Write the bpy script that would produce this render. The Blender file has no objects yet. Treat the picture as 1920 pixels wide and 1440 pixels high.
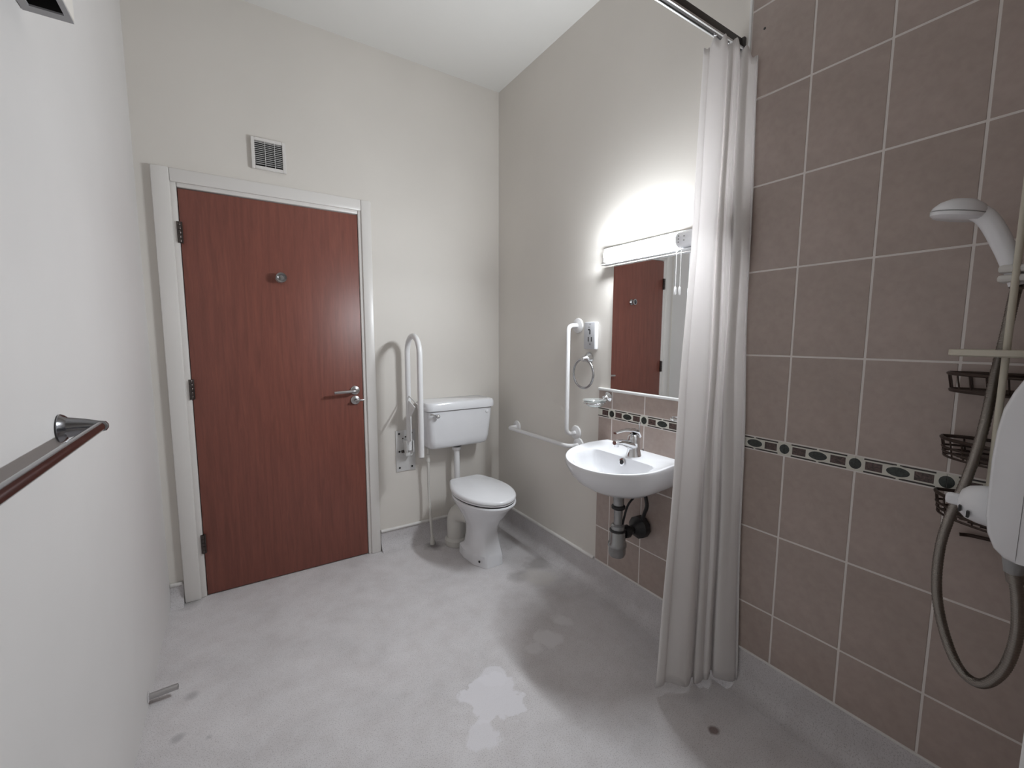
import bpy, bmesh, math, random
from mathutils import Vector, Matrix
random.seed(4)
PI = math.pi
SC = bpy.context.scene
COL = SC.collection

# ------------------------------------------------------------------ camera
W, H = 1.922, 2.973            # room width, ceiling height (floor z=0, door wall y=0, left wall x=0)
REAR = -3.0                   # wall behind the photographer
NIBX, NIBY = 1.25, -2.577      # short shower wall: free edge x, tiled face y
cam_d = bpy.data.cameras.new('camera'); cam = bpy.data.objects.new('camera', cam_d); COL.objects.link(cam)
cam_d.sensor_width = 36.0; cam_d.lens = 15.1767; cam_d.clip_start = 0.02
yaw, pitch, roll = math.radians(32.8517), math.radians(-6.1139), math.radians(0.1934)
fwd = Vector((math.sin(yaw)*math.cos(pitch), math.cos(yaw)*math.cos(pitch), math.sin(pitch)))
rgt = Vector((math.cos(yaw), -math.sin(yaw), 0)); upv = rgt.cross(fwd)
r2 = math.cos(roll)*rgt + math.sin(roll)*upv; u2 = -math.sin(roll)*rgt + math.cos(roll)*upv
cam.matrix_world = Matrix(((r2.x, u2.x, -fwd.x, .3297), (r2.y, u2.y, -fwd.y, -2.6409), (r2.z, u2.z, -fwd.z, 1.3416), (0, 0, 0, 1)))
SC.camera = cam

# ------------------------------------------------------------------ world, exposure
wd = bpy.data.worlds.new('world'); SC.world = wd; wd.use_nodes = True
wd.node_tree.nodes['Background'].inputs[0].default_value = (0, 0, 0, 1)
wd.node_tree.nodes['Background'].inputs[1].default_value = 0.0
SC.view_settings.view_transform = 'Standard'; SC.view_settings.look = 'None'
SC.view_settings.exposure = 0.0; SC.view_settings.gamma = 1.0; SC.view_settings.use_curve_mapping = False
LAMP_FRONT, LAMP_TOP, LAMP_BOTTOM = 255.0, 98.0, 250.0   # tube light diffuser: emission set apart for front, top, bottom to steer the light
LAMP_COL = (0.895, 0.95, 1.0)

# ------------------------------------------------------------------ materials
MATS = {}
def mat(name, col, rough=.5, metal=0., spec=.5, **kw):
    if name in MATS: return MATS[name]
    m = bpy.data.materials.new(name); m.use_nodes = True; MATS[name] = m
    nt = m.node_tree; b = nt.nodes['Principled BSDF']
    b.inputs['Base Color'].default_value = (*col, 1); b.inputs['Roughness'].default_value = rough
    b.inputs['Metallic'].default_value = metal; b.inputs['Specular IOR Level'].default_value = spec
    N, L = nt.nodes, nt.links
    tc = N.new('ShaderNodeTexCoord')
    def noise(scale, detail=3, rough=.5, dist=0, vec=None, mul=None):
        n = N.new('ShaderNodeTexNoise'); n.inputs['Scale'].default_value = scale; n.inputs['Detail'].default_value = detail
        n.inputs['Roughness'].default_value = rough; n.inputs['Distortion'].default_value = dist
        if mul:
            mp = N.new('ShaderNodeMapping'); mp.inputs['Scale'].default_value = mul
            L.new(tc.outputs['Object'], mp.inputs['Vector']); L.new(mp.outputs[0], n.inputs['Vector'])
        else: L.new(vec or tc.outputs['Object'], n.inputs['Vector'])
        return n
    def ramp(src, stops):
        r = N.new('ShaderNodeValToRGB'); e = r.color_ramp.elements
        while len(e) < len(stops): e.new(.5)
        for i, (p, c) in enumerate(stops):
            e[i].position = p; e[i].color = (*c, 1) if len(c) == 3 else c
        L.new(src, r.inputs[0]); return r
    def mix(a, bb, fac, mode='MIX'):
        x = N.new('ShaderNodeMix'); x.data_type = 'RGBA'; x.blend_type = mode
        for s, v in ((x.inputs[6], a), (x.inputs[7], bb), (x.inputs[0], fac)):
            if hasattr(v, 'is_output'): L.new(v, s)
            elif isinstance(v, (tuple, list)): s.default_value = (*v, 1)
            else: s.default_value = v
        return x.outputs[2]
    def bump(src, strength, dist):
        bp = N.new('ShaderNodeBump'); bp.inputs['Strength'].default_value = strength; bp.inputs['Distance'].default_value = dist
        L.new(src, bp.inputs['Height']); L.new(bp.outputs[0], b.inputs['Normal'])
    k = kw.get('kind')
    if k == 'paint':
        n = noise(1.3, 4); v = kw.get('var', .04)
        r = ramp(n.outputs['Fac'], [(.3, tuple(c*(1-v) for c in col)), (.7, tuple(min(1, c*(1+v)) for c in col))])
        L.new(r.outputs[0], b.inputs['Base Color']); bump(noise(220, 2).outputs['Fac'], .12, .001)
    elif k == 'vinyl':
        sp = noise(260, 2, .7); big = noise(2.6, 5, .6, .4); mid = noise(11, 4, .6)
        c0 = ramp(big.outputs['Fac'], [(.32, tuple(c*.91 for c in col)), (.5, col), (.70, tuple(c*1.06 for c in col))]).outputs[0]
        c1 = mix(c0, ramp(mid.outputs['Fac'], [(.35, (.86, .84, .83)), (.6, (1, 1, 1))]).outputs[0], .5, 'MULTIPLY')
        c2 = mix(c1, ramp(sp.outputs['Fac'], [(.34, (.55, .53, .53)), (.46, (1, 1, 1)), (.66, (1.0, 1.0, 1.0))]).outputs[0], .7, 'MULTIPLY')
        # worn pale patches and dark grime spots with shapes of their own: centre, radius, colour
        sep = N.new('ShaderNodeSeparateXYZ')
        wob = noise(9, 4, .6)
        out = c2
        for (px_, py_, rad, soft, cc, amt) in kw.get('patches', []):
            vm = N.new('ShaderNodeVectorMath'); vm.operation = 'DISTANCE'
            L.new(tc.outputs['Object'], vm.inputs[0]); vm.inputs[1].default_value = (px_, py_, 0)
            a = N.new('ShaderNodeMath'); a.operation = 'MULTIPLY_ADD'; L.new(wob.outputs['Fac'], a.inputs[0])
            a.inputs[1].default_value = rad*2.2; L.new(vm.outputs['Value'], a.inputs[2])
            mr = N.new('ShaderNodeMapRange'); L.new(a.outputs[0], mr.inputs[0])
            mr.inputs[1].default_value = rad*2.1 - soft; mr.inputs[2].default_value = rad*2.1 + soft
            mr.inputs[3].default_value = amt; mr.inputs[4].default_value = 0
            out = mix(out, cc, mr.outputs[0])
        L.new(out, b.inputs['Base Color']); bump(sp.outputs['Fac'], .15, .001)
        rr = ramp(mid.outputs['Fac'], [(.3, (.68,)*3), (.7, (.85,)*3)]); L.new(rr.outputs[0], b.inputs['Roughness'])
    elif k == 'tile':
        n = noise(9, 5, .65, .6); n2 = noise(45, 3)
        oi = N.new('ShaderNodeObjectInfo')
        c0 = ramp(n.outputs['Fac'], [(.3, tuple(c*.92 for c in col)), (.55, col), (.75, tuple(c*1.07 for c in col))]).outputs[0]
        c1 = mix(c0, ramp(n2.outputs['Fac'], [(.3, (.90, .88, .87)), (.6, (1, 1, 1))]).outputs[0], .6, 'MULTIPLY')
        c2 = mix(c1, ramp(oi.outputs['Random'], [(0, (.93, .92, .91)), (1, (1, 1, 1))]).outputs[0], 1., 'MULTIPLY')
        L.new(c2, b.inputs['Base Color']); bump(n2.outputs['Fac'], .05, .001)
    elif k == 'wood':
        n = noise(6, 5, .6, .8, mul=(9, 9, .55)); n2 = noise(40, 3, .6, 0, mul=(14, 14, .6))
        c0 = ramp(n.outputs['Fac'], [(.3, tuple(c*.82 for c in col)), (.52, col), (.75, (col[0]*1.18, col[1]*1.2, col[2]*1.15))]).outputs[0]
        c1 = mix(c0, ramp(n2.outputs['Fac'], [(.35, (.86, .84, .82)), (.6, (1, 1, 1))]).outputs[0], .5, 'MULTIPLY')
        L.new(c1, b.inputs['Base Color'])
    elif k == 'cloth':
        w = N.new('ShaderNodeTexNoise'); w.inputs['Scale'].default_value = 30; mp = N.new('ShaderNodeMapping')
        mp.inputs['Scale'].default_value = (1, 1, .6); L.new(tc.outputs['Object'], mp.inputs[0]); L.new(mp.outputs[0], w.inputs['Vector'])
        bump(w.outputs['Fac'], .10, .003)
        tr = N.new('ShaderNodeBsdfTranslucent'); tr.inputs[0].default_value = (.94, .915, .905, 1)
        ms = N.new('ShaderNodeMixShader'); ms.inputs[0].default_value = .38
        L.new(b.outputs[0], ms.inputs[1]); L.new(tr.outputs[0], ms.inputs[2]); L.new(ms.outputs[0], N['Material Output'].inputs[0])
    elif k == 'veined':
        n = noise(90, 5, .7, 1.0)
        L.new(ramp(n.outputs['Fac'], [(.35, tuple(c*.35 for c in col)), (.52, col), (.70, tuple(min(1, c*1.7) for c in col))]).outputs[0], b.inputs['Base Color'])
    elif k == 'ribbed':
        wv = N.new('ShaderNodeTexWave'); wv.inputs['Scale'].default_value = kw.get('scale', 60); wv.bands_direction = 'Z'
        L.new(tc.outputs['Object'], wv.inputs[0]); bump(wv.outputs['Fac'], .5, .002)
    else:
        n = noise(14, 3); v = kw.get('var', .03)
        L.new(ramp(n.outputs['Fac'], [(.3, tuple(c*(1-v) for c in col)), (.7, tuple(min(1, c*(1+v)) for c in col))]).outputs[0], b.inputs['Base Color'])
    return m
def emit(name, col, s):
    m = bpy.data.materials.new(name); m.use_nodes = True; nt = m.node_tree; nt.nodes.clear()
    e = nt.nodes.new('ShaderNodeEmission'); e.inputs[0].default_value = (*col, 1); e.inputs[1].default_value = s
    o = nt.nodes.new('ShaderNodeOutputMaterial'); nt.links.new(e.outputs[0], o.inputs[0]); MATS[name] = m; return m
def glassy(name, col, rough=.05):
    m = mat(name, col, rough); b = m.node_tree.nodes['Principled BSDF']
    b.inputs['Transmission Weight'].default_value = .85; b.inputs['IOR'].default_value = 1.45; return m

WALL = mat('wall_paint', (.725, .685, .635), .6, kind='paint')
WALLL = mat('left_wall_paint', (.69, .667, .652), .6, kind='paint')
CEIL = mat('ceiling_paint', (.76, .745, .715), .7, kind='paint', var=.02)
GLOSS = mat('gloss_paint', (.75, .72, .69), .32, kind='paint', var=.03)
VINYL = mat('vinyl_floor', (.70, .675, .68), .8, 0, .25, kind='vinyl', patches=[
    (1.085, -1.36, .105, .006, (.80, .78, .81), .8), (.97, -1.47, .055, .006, (.80, .78, .81), .7), (1.13, -1.27, .05, .006, (.80, .78, .81), .7),
    (1.65, -1.885, .018, .004, (.17, .11, .10), .8), (.10, -.93, .016, .008, (.30, .29, .30), .5), (.19, -.98, .010, .006, (.30, .29, .30), .4),
    (.13, -.74, .016, .010, (.30, .29, .30), .5), (1.80, -.66, .07, .03, (.30, .28, .27), .6),
    (1.62, -.72, .05, .03, (.26, .24, .23), .5), (1.80, -.30, .10, .05, (.30, .28, .28), .5),
    (1.36, -.13, .05, .03, (.14, .12, .12), .8), (.07, -.02, .05, .03, (.2, .19, .19), .6),
    (1.46, -1.22, .060, .008, (.80, .78, .79), .75), (1.36, -1.24, .040, .008, (.80, .78, .79), .7), (1.58, -1.15, .045, .01, (.80, .78, .79), .6),
    (1.72, -.80, .08, .02, (.72, .69, .66), .6)])
UPSTAND = mat('vinyl_upstand', (.64, .615, .62), .8, 0, .25, kind='vinyl')
CAPM = mat('cap_strip', (.74, .715, .69), .4)
TILE = mat('beige_tile', (.43, .350, .312), .28, kind='tile')
GROUT = mat('grout', (.74, .69, .66), .8)
BCREAM = mat('border_cream', (.64, .62, .55), .35)
BDARK = mat('border_line', (.03, .022, .02), .35)
BOVAL = mat('border_oval', (.030, .036, .032), .3, kind='veined')
BRECT = mat('border_block', (.085, .052, .046), .3, kind='veined')
TRIMW = mat('white_tile_trim', (.80, .79, .78), .3)
DOORM = mat('door_veneer', (.215, .070, .050), .42, kind='wood')
DARKGAP = mat('dark_gap', (.012, .010, .010), .9)
CHROME = mat('chrome', (.72, .72, .73), .08, 1.)
DULLC = mat('dull_chrome', (.42, .42, .43), .16, 1.)
SATIN = mat('satin_steel', (.50, .49, .49), .28, 1.)
BRONZE = mat('bar_chrome', (.27, .27, .285), .15, 1.)
HINGEM = mat('dark_hinge', (.10, .085, .08), .35, 1.)
CERAM = mat('white_ceramic', (.83, .83, .85), .10, var=.01)
SEATP = mat('white_seat_plastic', (.84, .84, .86), .22, var=.01)
PIPEW = mat('cream_pipe', (.66, .64, .60), .45)
NYLON = mat('white_nylon', (.80, .79, .79), .28, var=.01)
PLATEW = mat('painted_plate', (.66, .65, .64), .35)
WHITEP = mat('white_plastic', (.80, .80, .82), .25, var=.01)
CREAMP = mat('aged_cream_plastic', (.56, .52, .43), .45)
GREYP = mat('grey_plastic', (.30, .30, .30), .35)
TRAPM = mat('worn_trap_grey', (.34, .34, .34), .26, .7)
BLACKP = mat('black_plastic', (.015, .014, .015), .4)
WIREM = mat('dark_wire', (.05, .032, .025), .4, .5)
CLOTH = mat('curtain_cloth', (.94, .92, .91), .85, kind='cloth')
HEM = mat('curtain_hem', (.74, .72, .72), .85, kind='cloth')
MIRROR = mat('mirror_silver', (.86, .87, .87), .015, 1., var=.002)
GLASS = glassy('soap_glass', (.92, .95, .94))
GREYH = mat('heater_grey', (.36, .355, .36), .5)
HOSEM = mat('hose_steel', (.30, .275, .25), .3, 1., kind='ribbed', scale=130)
EF = emit('lamp_front_lens', LAMP_COL, LAMP_FRONT)
ES = emit('lamp_dimmed_top', LAMP_COL, LAMP_TOP)
EB = emit('lamp_bottom', LAMP_COL, LAMP_BOTTOM)

# ------------------------------------------------------------------ mesh helpers
class B:
    def __init__(s): s.v = []; s.f = []; s.m = []; s.mi = 0
    def add(s, vs, fs):
        o = len(s.v); s.v += [tuple(p) for p in vs]
        for f in fs: s.f.append([i+o for i in f]); s.m.append(s.mi)
        return s
    def box(s, lo, hi, bev=0., seg=2):
        if bev <= 0:
            x0, y0, z0 = lo; x1, y1, z1 = hi
            return s.add([(x0,y0,z0),(x1,y0,z0),(x1,y1,z0),(x0,y1,z0),(x0,y0,z1),(x1,y0,z1),(x1,y1,z1),(x0,y1,z1)],
                         [(3,2,1,0),(4,5,6,7),(0,1,5,4),(1,2,6,5),(2,3,7,6),(3,0,4,7)])
        bm = bmesh.new(); bmesh.ops.create_cube(bm, size=1)
        for v in bm.verts:
            v.co = Vector([(l+h)/2 + c*(h-l) for c, l, h in zip(v.co, lo, hi)])
        bmesh.ops.bevel(bm, geom=bm.edges[:], offset=bev, segments=seg, profile=.5, affect='EDGES')
        return s.bm(bm)
    def bm(s, bm):
        bm.verts.index_update()
        s.add([v.co[:] for v in bm.verts], [[v.index for v in f.verts] for f in bm.faces]); bm.free(); return s
    def loft(s, rings, cap0=True, cap1=True, closed=True):
        n = len(rings[0]); vs = [p for r in rings for p in r]; fs = []
        for i in range(len(rings)-1):
            for j in range(n if closed else n-1):
                a = i*n+j; b_ = i*n+(j+1) % n
                fs.append((a, b_, b_+n, a+n))
        if cap0: fs.append(list(range(n))[::-1])
        if cap1: fs.append([(len(rings)-1)*n+j for j in range(n)])
        return s.add(vs, fs)
    def tube(s, pts, r, n=12, caps=True, closed=False):
        P = [Vector(p) for p in pts]; rr = r if isinstance(r, (list, tuple)) else [r]*len(P)
        T = []
        for i in range(len(P)):
            a = P[(i-1) % len(P)] if (closed or i > 0) else P[i]; c = P[(i+1) % len(P)] if (closed or i < len(P)-1) else P[i]
            T.append((c-a).normalized())
        u = T[0].orthogonal().normalized(); rings = []
        for i, p in enumerate(P):
            u = (u - T[i]*u.dot(T[i])).normalized(); w = T[i].cross(u)
            rings.append([p + (u*math.cos(2*PI*k/n) + w*math.sin(2*PI*k/n))*rr[i] for k in range(n)])
        if closed: rings.append(rings[0]); return s.loft(rings, False, False)
        return s.loft(rings, caps, caps)
    def lathe(s, prof, org, axis, n=24, cap0=True, cap1=True):
        ax = Vector(axis).normalized(); u = ax.orthogonal().normalized(); w = ax.cross(u); o = Vector(org)
        return s.loft([[o + ax*h + (u*math.cos(2*PI*k/n)+w*math.sin(2*PI*k/n))*max(r, 1e-4) for k in range(n)] for r, h in prof], cap0, cap1)
    def prism(s, poly, plane, d0, d1):
        def P(a, b_, d): return {'xy': (a, b_, d), 'yz': (d, a, b_), 'xz': (a, d, b_)}[plane]
        return s.loft([[P(a, b_, d0) for a, b_ in poly], [P(a, b_, d1) for a, b_ in poly]])
def spline(pts, k=8, closed=False):
    P = [Vector(p) for p in pts]; n = len(P); out = []
    for i in range(n if closed else n-1):
        g = lambda j: P[j % n] if closed else P[min(max(j, 0), n-1)]
        a, b_, c, d = g(i-1), g(i), g(i+1), g(i+2)
        for q in range(k):
            t = q/k
            out.append(.5*((2*b_)+(c-a)*t+(2*a-5*b_+4*c-d)*t*t+(3*b_-a-3*c+d)*t**3))
    if not closed: out.append(P[-1])
    return out
def arc(c, r, a0, a1, n, e1, e2):
    c, e1, e2 = Vector(c), Vector(e1), Vector(e2)
    return [c + e1*r*math.cos(a0+(a1-a0)*i/n) + e2*r*math.sin(a0+(a1-a0)*i/n) for i in range(n+1)]
def bend(pts, rad, k=6):
    P = [Vector(p) for p in pts]; out = [P[0]]
    for i in range(1, len(P)-1):
        a = (P[i-1]-P[i]); c = (P[i+1]-P[i]); r = min(rad, a.length*.49, c.length*.49)
        p0, p1 = P[i]+a.normalized()*r, P[i]+c.normalized()*r
        for q in range(k+1):
            t = q/k; out.append(p0*(1-t)**2 + P[i]*2*t*(1-t) + p1*t*t)
    out.append(P[-1]); return out
def rrect(x0, x1, y0, y1, r, k=5):
    o = []
    for cx, cy, a in ((x1-r, y1-r, 0), (x0+r, y1-r, 90), (x0+r, y0+r, 180), (x1-r, y0+r, 270)):
        for i in range(k+1):
            t = math.radians(a+90*i/k); o.append((cx+r*math.cos(t), cy+r*math.sin(t)))
    return o
def ring_poly(c, poly, n, z):
    out = []
    for k in range(n):
        t = 2*PI*k/n; d = (math.cos(t), math.sin(t)); best = None
        for i in range(len(poly)):
            ax, ay = poly[i][0]-c[0], poly[i][1]-c[1]; bx, by = poly[(i+1) % len(poly)][0]-c[0], poly[(i+1) % len(poly)][1]-c[1]
            ex, ey = bx-ax, by-ay; den = d[0]*ey-d[1]*ex
            if abs(den) < 1e-12: continue
            q = (ax*ey-ay*ex)/den; s_ = (ax*d[1]-ay*d[0])/den
            if q > 0 and -1e-9 <= s_ <= 1+1e-9: best = q if best is None else max(best, q)
        out.append((c[0]+d[0]*best, c[1]+d[1]*best, z))
    return out
def root_loc(o):
    p = Vector((0, 0, 0))
    while o: p += o.location; o = o.parent
    return p
def obj(name, b, mats, parent=None, smooth=True, angle=38):
    me = bpy.data.meshes.new(name)
    o_ = root_loc(parent) if parent else Vector((0, 0, 0))
    me.from_pydata([(x-o_.x, y-o_.y, z-o_.z) for x, y, z in b.v], [], b.f)
    for m in (mats if isinstance(mats, (list, tuple)) else [mats]): me.materials.append(m)
    for p, mi in zip(me.polygons, b.m): p.material_index = mi
    bm = bmesh.new(); bm.from_mesh(me); bmesh.ops.recalc_face_normals(bm, faces=bm.faces); bm.to_mesh(me); bm.free()
    if smooth:
        me.polygons.foreach_set('use_smooth', [True]*len(me.polygons)); me.set_sharp_from_angle(angle=math.radians(angle))
    o = bpy.data.objects.new(name, me); COL.objects.link(o)
    if parent: o.parent = parent
    return o
def thing(name, loc, label, cat, group=None, kind=None):
    o = bpy.data.objects.new(name, None); COL.objects.link(o); o.location = loc; o.empty_display_size = .05
    tag(o, label, cat, group, kind); return o
def tag(o, label=None, cat=None, group=None, kind=None):
    if label: o['label'] = label
    if cat: o['category'] = cat
    if group: o['group'] = group
    if kind: o['kind'] = kind
    return o
def struct(name, b, m, label=None, smooth=False):
    return tag(obj(name, b, m, smooth=smooth), label, None, None, 'structure')

# ------------------------------------------------------------------ room shell
T = .12
struct('floor', B().box((-T, REAR-T, -.1), (W+T, T, 0)), VINYL, 'worn grey speckled vinyl floor with pale patches')
struct('ceiling', B().box((-T, REAR-T, H), (W+T, T, H+.1)), CEIL, 'plain off-white painted ceiling')
struct('wall_left', B().box((-T, REAR-T, 0), (0, T, H)), WALLL, 'plain cream painted wall left of the door')
DL, DR, DT = .150, .972, 2.040           # door leaf edges
wall_back = struct('wall_back', B().box((0, 0, 0), (DL-.03, T, H)).box((DR+.03, 0, 0), (W, T, H)).box((DL-.03, 0, DT+.03), (DR+.03, T, H)), WALL, 'cream painted wall holding the door and toilet')
wall_right = struct('wall_right', B().box((W, REAR-T, 0), (W+T, T, H)), WALL, 'cream painted wall with basin splashback and tiled shower end')
struct('wall_rear', B().box((0, REAR-T, 0), (W, REAR, H)), WALL, 'cream painted wall behind the camera')
nib = struct('wall_shower', B().box((NIBX, NIBY-.10, 0), (W, NIBY, H)), WALL, 'short return wall closing the shower corner')

# --- tiles on the right wall
TW, TH = .20292, .29648
Y1 = -1.92506; Z4 = 1.28179; ZB1 = Z4-TH; ZB0 = ZB1-.0468; VB = .158; SPL = 1.076; YS = -1.017; YU = -1.722
G = .0027; PROUD = .0075
cols = [YS] + [Y1-n*TW for n in range(-4, 4)] + [NIBY+.003]
rows_low = [VB, ZB0-2*TH, ZB0-TH, ZB0]
rows_up = [ZB1, Z4, Z4+TH, Z4+2*TH, Z4+3*TH, Z4+4*TH, Z4+5*TH, H-.002]
gb = B(); gb.box((W-.0066, NIBY+.001, VB), (W+.002, YS, SPL)); gb.box((W-.0066, NIBY+.001, SPL), (W+.002, YU, H-.001))
obj('grout', gb, GROUT, wall_right, smooth=False)
tile_meshes = {}
def tile_box(parent, x, y0, y1, z0, z1, axis='x'):
    w, h = round(y1-y0-2*G, 4), round(z1-z0-2*G, 4)
    key = (w, h, axis)
    if key not in tile_meshes:
        d = PROUD
        b = B().box((-d, 0, 0), (.002, w, h), .0012, 1) if axis == 'x' else B().box((0, -.002, 0), (w, d, h), .0012, 1)
        o = obj('tile', b, TILE, parent, smooth=False); tile_meshes[key] = o.data
        # geometry was shifted by the parent's position (zero here)
    else:
        o = bpy.data.objects.new('tile', tile_meshes[key]); COL.objects.link(o); o.parent = parent
    o.location = (x, y0+G, z0+G) if axis == 'x' else (y0+G, x, z0+G)
    return o
for i in range(len(cols)-1):
    a, c = cols[i+1], cols[i]
    for j in range(3): tile_box(wall_right, W, a, c, rows_low[j], rows_low[j+1])
    if c > YU+.001: tile_box(wall_right, W, a, c, ZB1, SPL)
    else:
        for j in range(len(rows_up)-1): tile_box(wall_right, W, a, c, rows_up[j], rows_up[j+1])
obj('screw_hole', B().lathe([(.0042, 0), (.0042, .0006)], (W-PROUD, -1.768, 2.393), (-1, 0, 0), 10), BLACKP, wall_right, smooth=False)
# decorative border course: one listello per tile width, its printed motif in thin relief
def listello(y0, y1, first):
    b = B(); zc = (ZB0+ZB1)/2; xf = W-PROUD
    b.mi = 0; b.box((xf, y0+.0006, ZB0+.0012), (W+.001, y1-.0006, ZB1-.0012))
    def disc(cy, ry, rz, x, mi, n=28):
        b.mi = mi
        pts = [(max(min(cy+ry*math.cos(2*PI*k/n), y1-.0004), y0+.0004), zc+rz*math.sin(2*PI*k/n)) for k in range(n)]
        b.prism(pts, 'yz', x, xf+.001)
    full = abs((y1-y0)-TW) < .01
    yc = (y0+y1)/2 if full else y1 - (TW/2 - (TW-(y1-y0))) if first else y1-TW/2
    if first: yc = y0+TW/2
    def clip(a, c): return max(a, y0+.0004), min(c, y1-.0004)
    def bar(a, c, z0, z1, x, mi):
        a, c = clip(a, c)
        if c-a > .001: b.mi = mi; b.box((x, a, z0), (xf+.001, c, z1))
    for s in (-1, 1):
        for t in (-1, 1):                      # thin dark lines broken at oval and circle
            a, c = sorted((yc+t*.0035, yc+t*(TW/2-.0215)))
            bar(a, c, zc+s*.0193-.0023, zc+s*.0193+.0023, xf-.0004, 1)
        a, c = sorted((yc+s*.0355, yc+s*.0765)) # veined blocks
        bar(a, c, zc-.0125, zc+.0125, xf-.0004, 3)
    if yc-.034 > y0 or full or not first:
        if yc+.034 <= y1+.02: disc(yc, .0335, .0185, xf-.0005, 0); disc(yc, .0265, .0135, xf-.0010, 2)
    for ce in (y0, y1):                        # round medallion halves meet on the joints
        if abs(abs(ce-yc)-TW/2) < .004: disc(ce, .0225, .0225, xf-.0005, 0); disc(ce, .0158, .0165, xf-.0010, 2)
    tag(obj('border_tile', b, [BCREAM, BDARK, BOVAL, BRECT], wall_right, smooth=False), 'narrow cream border tile with dark green ovals')
for i in range(len(cols)-1): listello(cols[i+1], cols[i], i == 0)
# tiles on the shower return wall
ncols = [W-.010-n*TW for n in range(4)] + [NIBX+.004]
obj('grout', B().box((NIBX+.002, NIBY-.002, VB), (W-.008, NIBY+.0066, H-.001)), GROUT, nib, smooth=False)
nrows = [VB, ZB0-2*TH, ZB0-TH, ZB0] + rows_up
for i in range(4):
    for j in range(len(nrows)-1): tile_box(nib, NIBY, ncols[i+1], ncols[i], nrows[j], nrows[j+1], 'y')
obj('edge_trim', B().box((NIBX-.008, NIBY-.108, 0), (NIBX+.004, NIBY+.009, H-.001), .003), TRIMW, nib)
# white trims: upper tile edge, splashback top and side
tb = B().box((W-.0105, YU-.001, SPL+.01), (W+.001, YU+.009, H-.001), .003)
struct('trim_1', tb, TRIMW, 'white vertical edge strip of the shower tiling', True)
tb = B().box((W-.013, YU+.010, SPL-.001), (W+.001, YS+.002, SPL+.012), .004)
struct('trim_2', tb, TRIMW, 'white rounded strip capping the basin splashback', True)

# --- coved vinyl upstands with cap strips
def cove(axis, a, c, h):
    pr = [(0, h), (.006, h), (.006, .075)] + [(.006+.060*(1-math.cos(t)), .066-.0655*math.sin(t)) for t in [PI/2*i/6 for i in range(7)]] + [(.066, 0), (0, 0)]
    if axis == 'back': return B().loft([[(x, -d, z) for d, z in pr] for x in (a, c)])
    return B().loft([[(W-d, y, z) for d, z in pr] for y in (a, c)])
bb = struct('baseboard_back', cove('back', 1.052, W-.0005, .118), UPSTAND, 'grey vinyl upstand curving up the toilet wall', True)
obj('cap_strip', B().tube([(1.052, -.006, .124), (1.505, -.006, .124)], .0105, 10).box((1.505, -.007, .112), (W-.02, 0, .13), .002), CAPM, bb)
b2 = struct('baseboard_corner', cove('back', 0.0005, .055, .100), UPSTAND, 'grimy vinyl upstand stub left of the door', True)
obj('cap_strip', B().box((.001, -.014, .096), (.054, 0, .112), .004), CAPM, b2)
br = struct('baseboard_right', cove('right', -.0005, NIBY+.0005, VB-.003), UPSTAND, 'grey vinyl upstand curving up under the basin and shower tiles', True)
obj('cap_strip', B().tube([(W-.004, -.02, VB-.006), (W-.004, -1.008, VB-.006)], [.010, .010], 10), CAPM, br)
obj('sealant', B().box((W-.0085, NIBY+.01, VB-.007), (W, -1.02, VB+.001), .002), CAPM, br)

# ------------------------------------------------------------------ door
door = thing('door_1', (DL, 0, 0), 'reddish brown veneered door closed in a cream painted frame', None, kind='structure')
leaf = obj('door_leaf', B().box((DL+.002, -.004, .006), (DR-.002, .040, DT-.003), .0012), DOORM, door)
fr = B()
fr.box((DL-.03, -.012, 0), (DL-.001, .10, DT+.03), .006); obj('frame_jamb', fr, GLOSS, door)
fr = B(); fr.box((DR+.001, -.012, 0), (DR+.03, .10, DT+.03), .006); obj('frame_jamb', fr, GLOSS, door)
fr = B(); fr.box((DL-.001, -.012, DT+.001), (DR+.001, .10, DT+.03), .006); obj('frame_head', fr, GLOSS, door)
obj('gap_backing', B().box((DL-.001, .046, 0), (DR+.001, .09, DT+.001)), DARKGAP, door, smooth=False)  # near-black sheet filling the opening, darkens the gaps round the leaf like shade
obj('architrave', B().box((DL-.092, -.026, 0), (DL-.024, -.0005, DT+.082), .006), GLOSS, door)
obj('architrave', B().box((DR+.018, -.022, 0), (DR+.074, -.0005, DT+.082), .006), GLOSS, door)
obj('architrave', B().box((DL-.024, -.0225, DT+.020), (DR+.018, -.0005, DT+.082), .006), GLOSS, door)
for zc in (1.834, 1.082, .285):
    h = obj('hinge', B().box((DL-.011, -.0135, zc-.05), (DL+.011, -.003, zc+.05), .001), HINGEM, door)
    k = B()
    for i in range(5): k.lathe([(.0065, -.0088), (.0072, -.007), (.0072, .007), (.0065, .0088)], (DL, -.017, zc+(i-2)*.0195), (0, 0, 1), 12)
    obj('hinge_knuckle', k, HINGEM, h)
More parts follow.
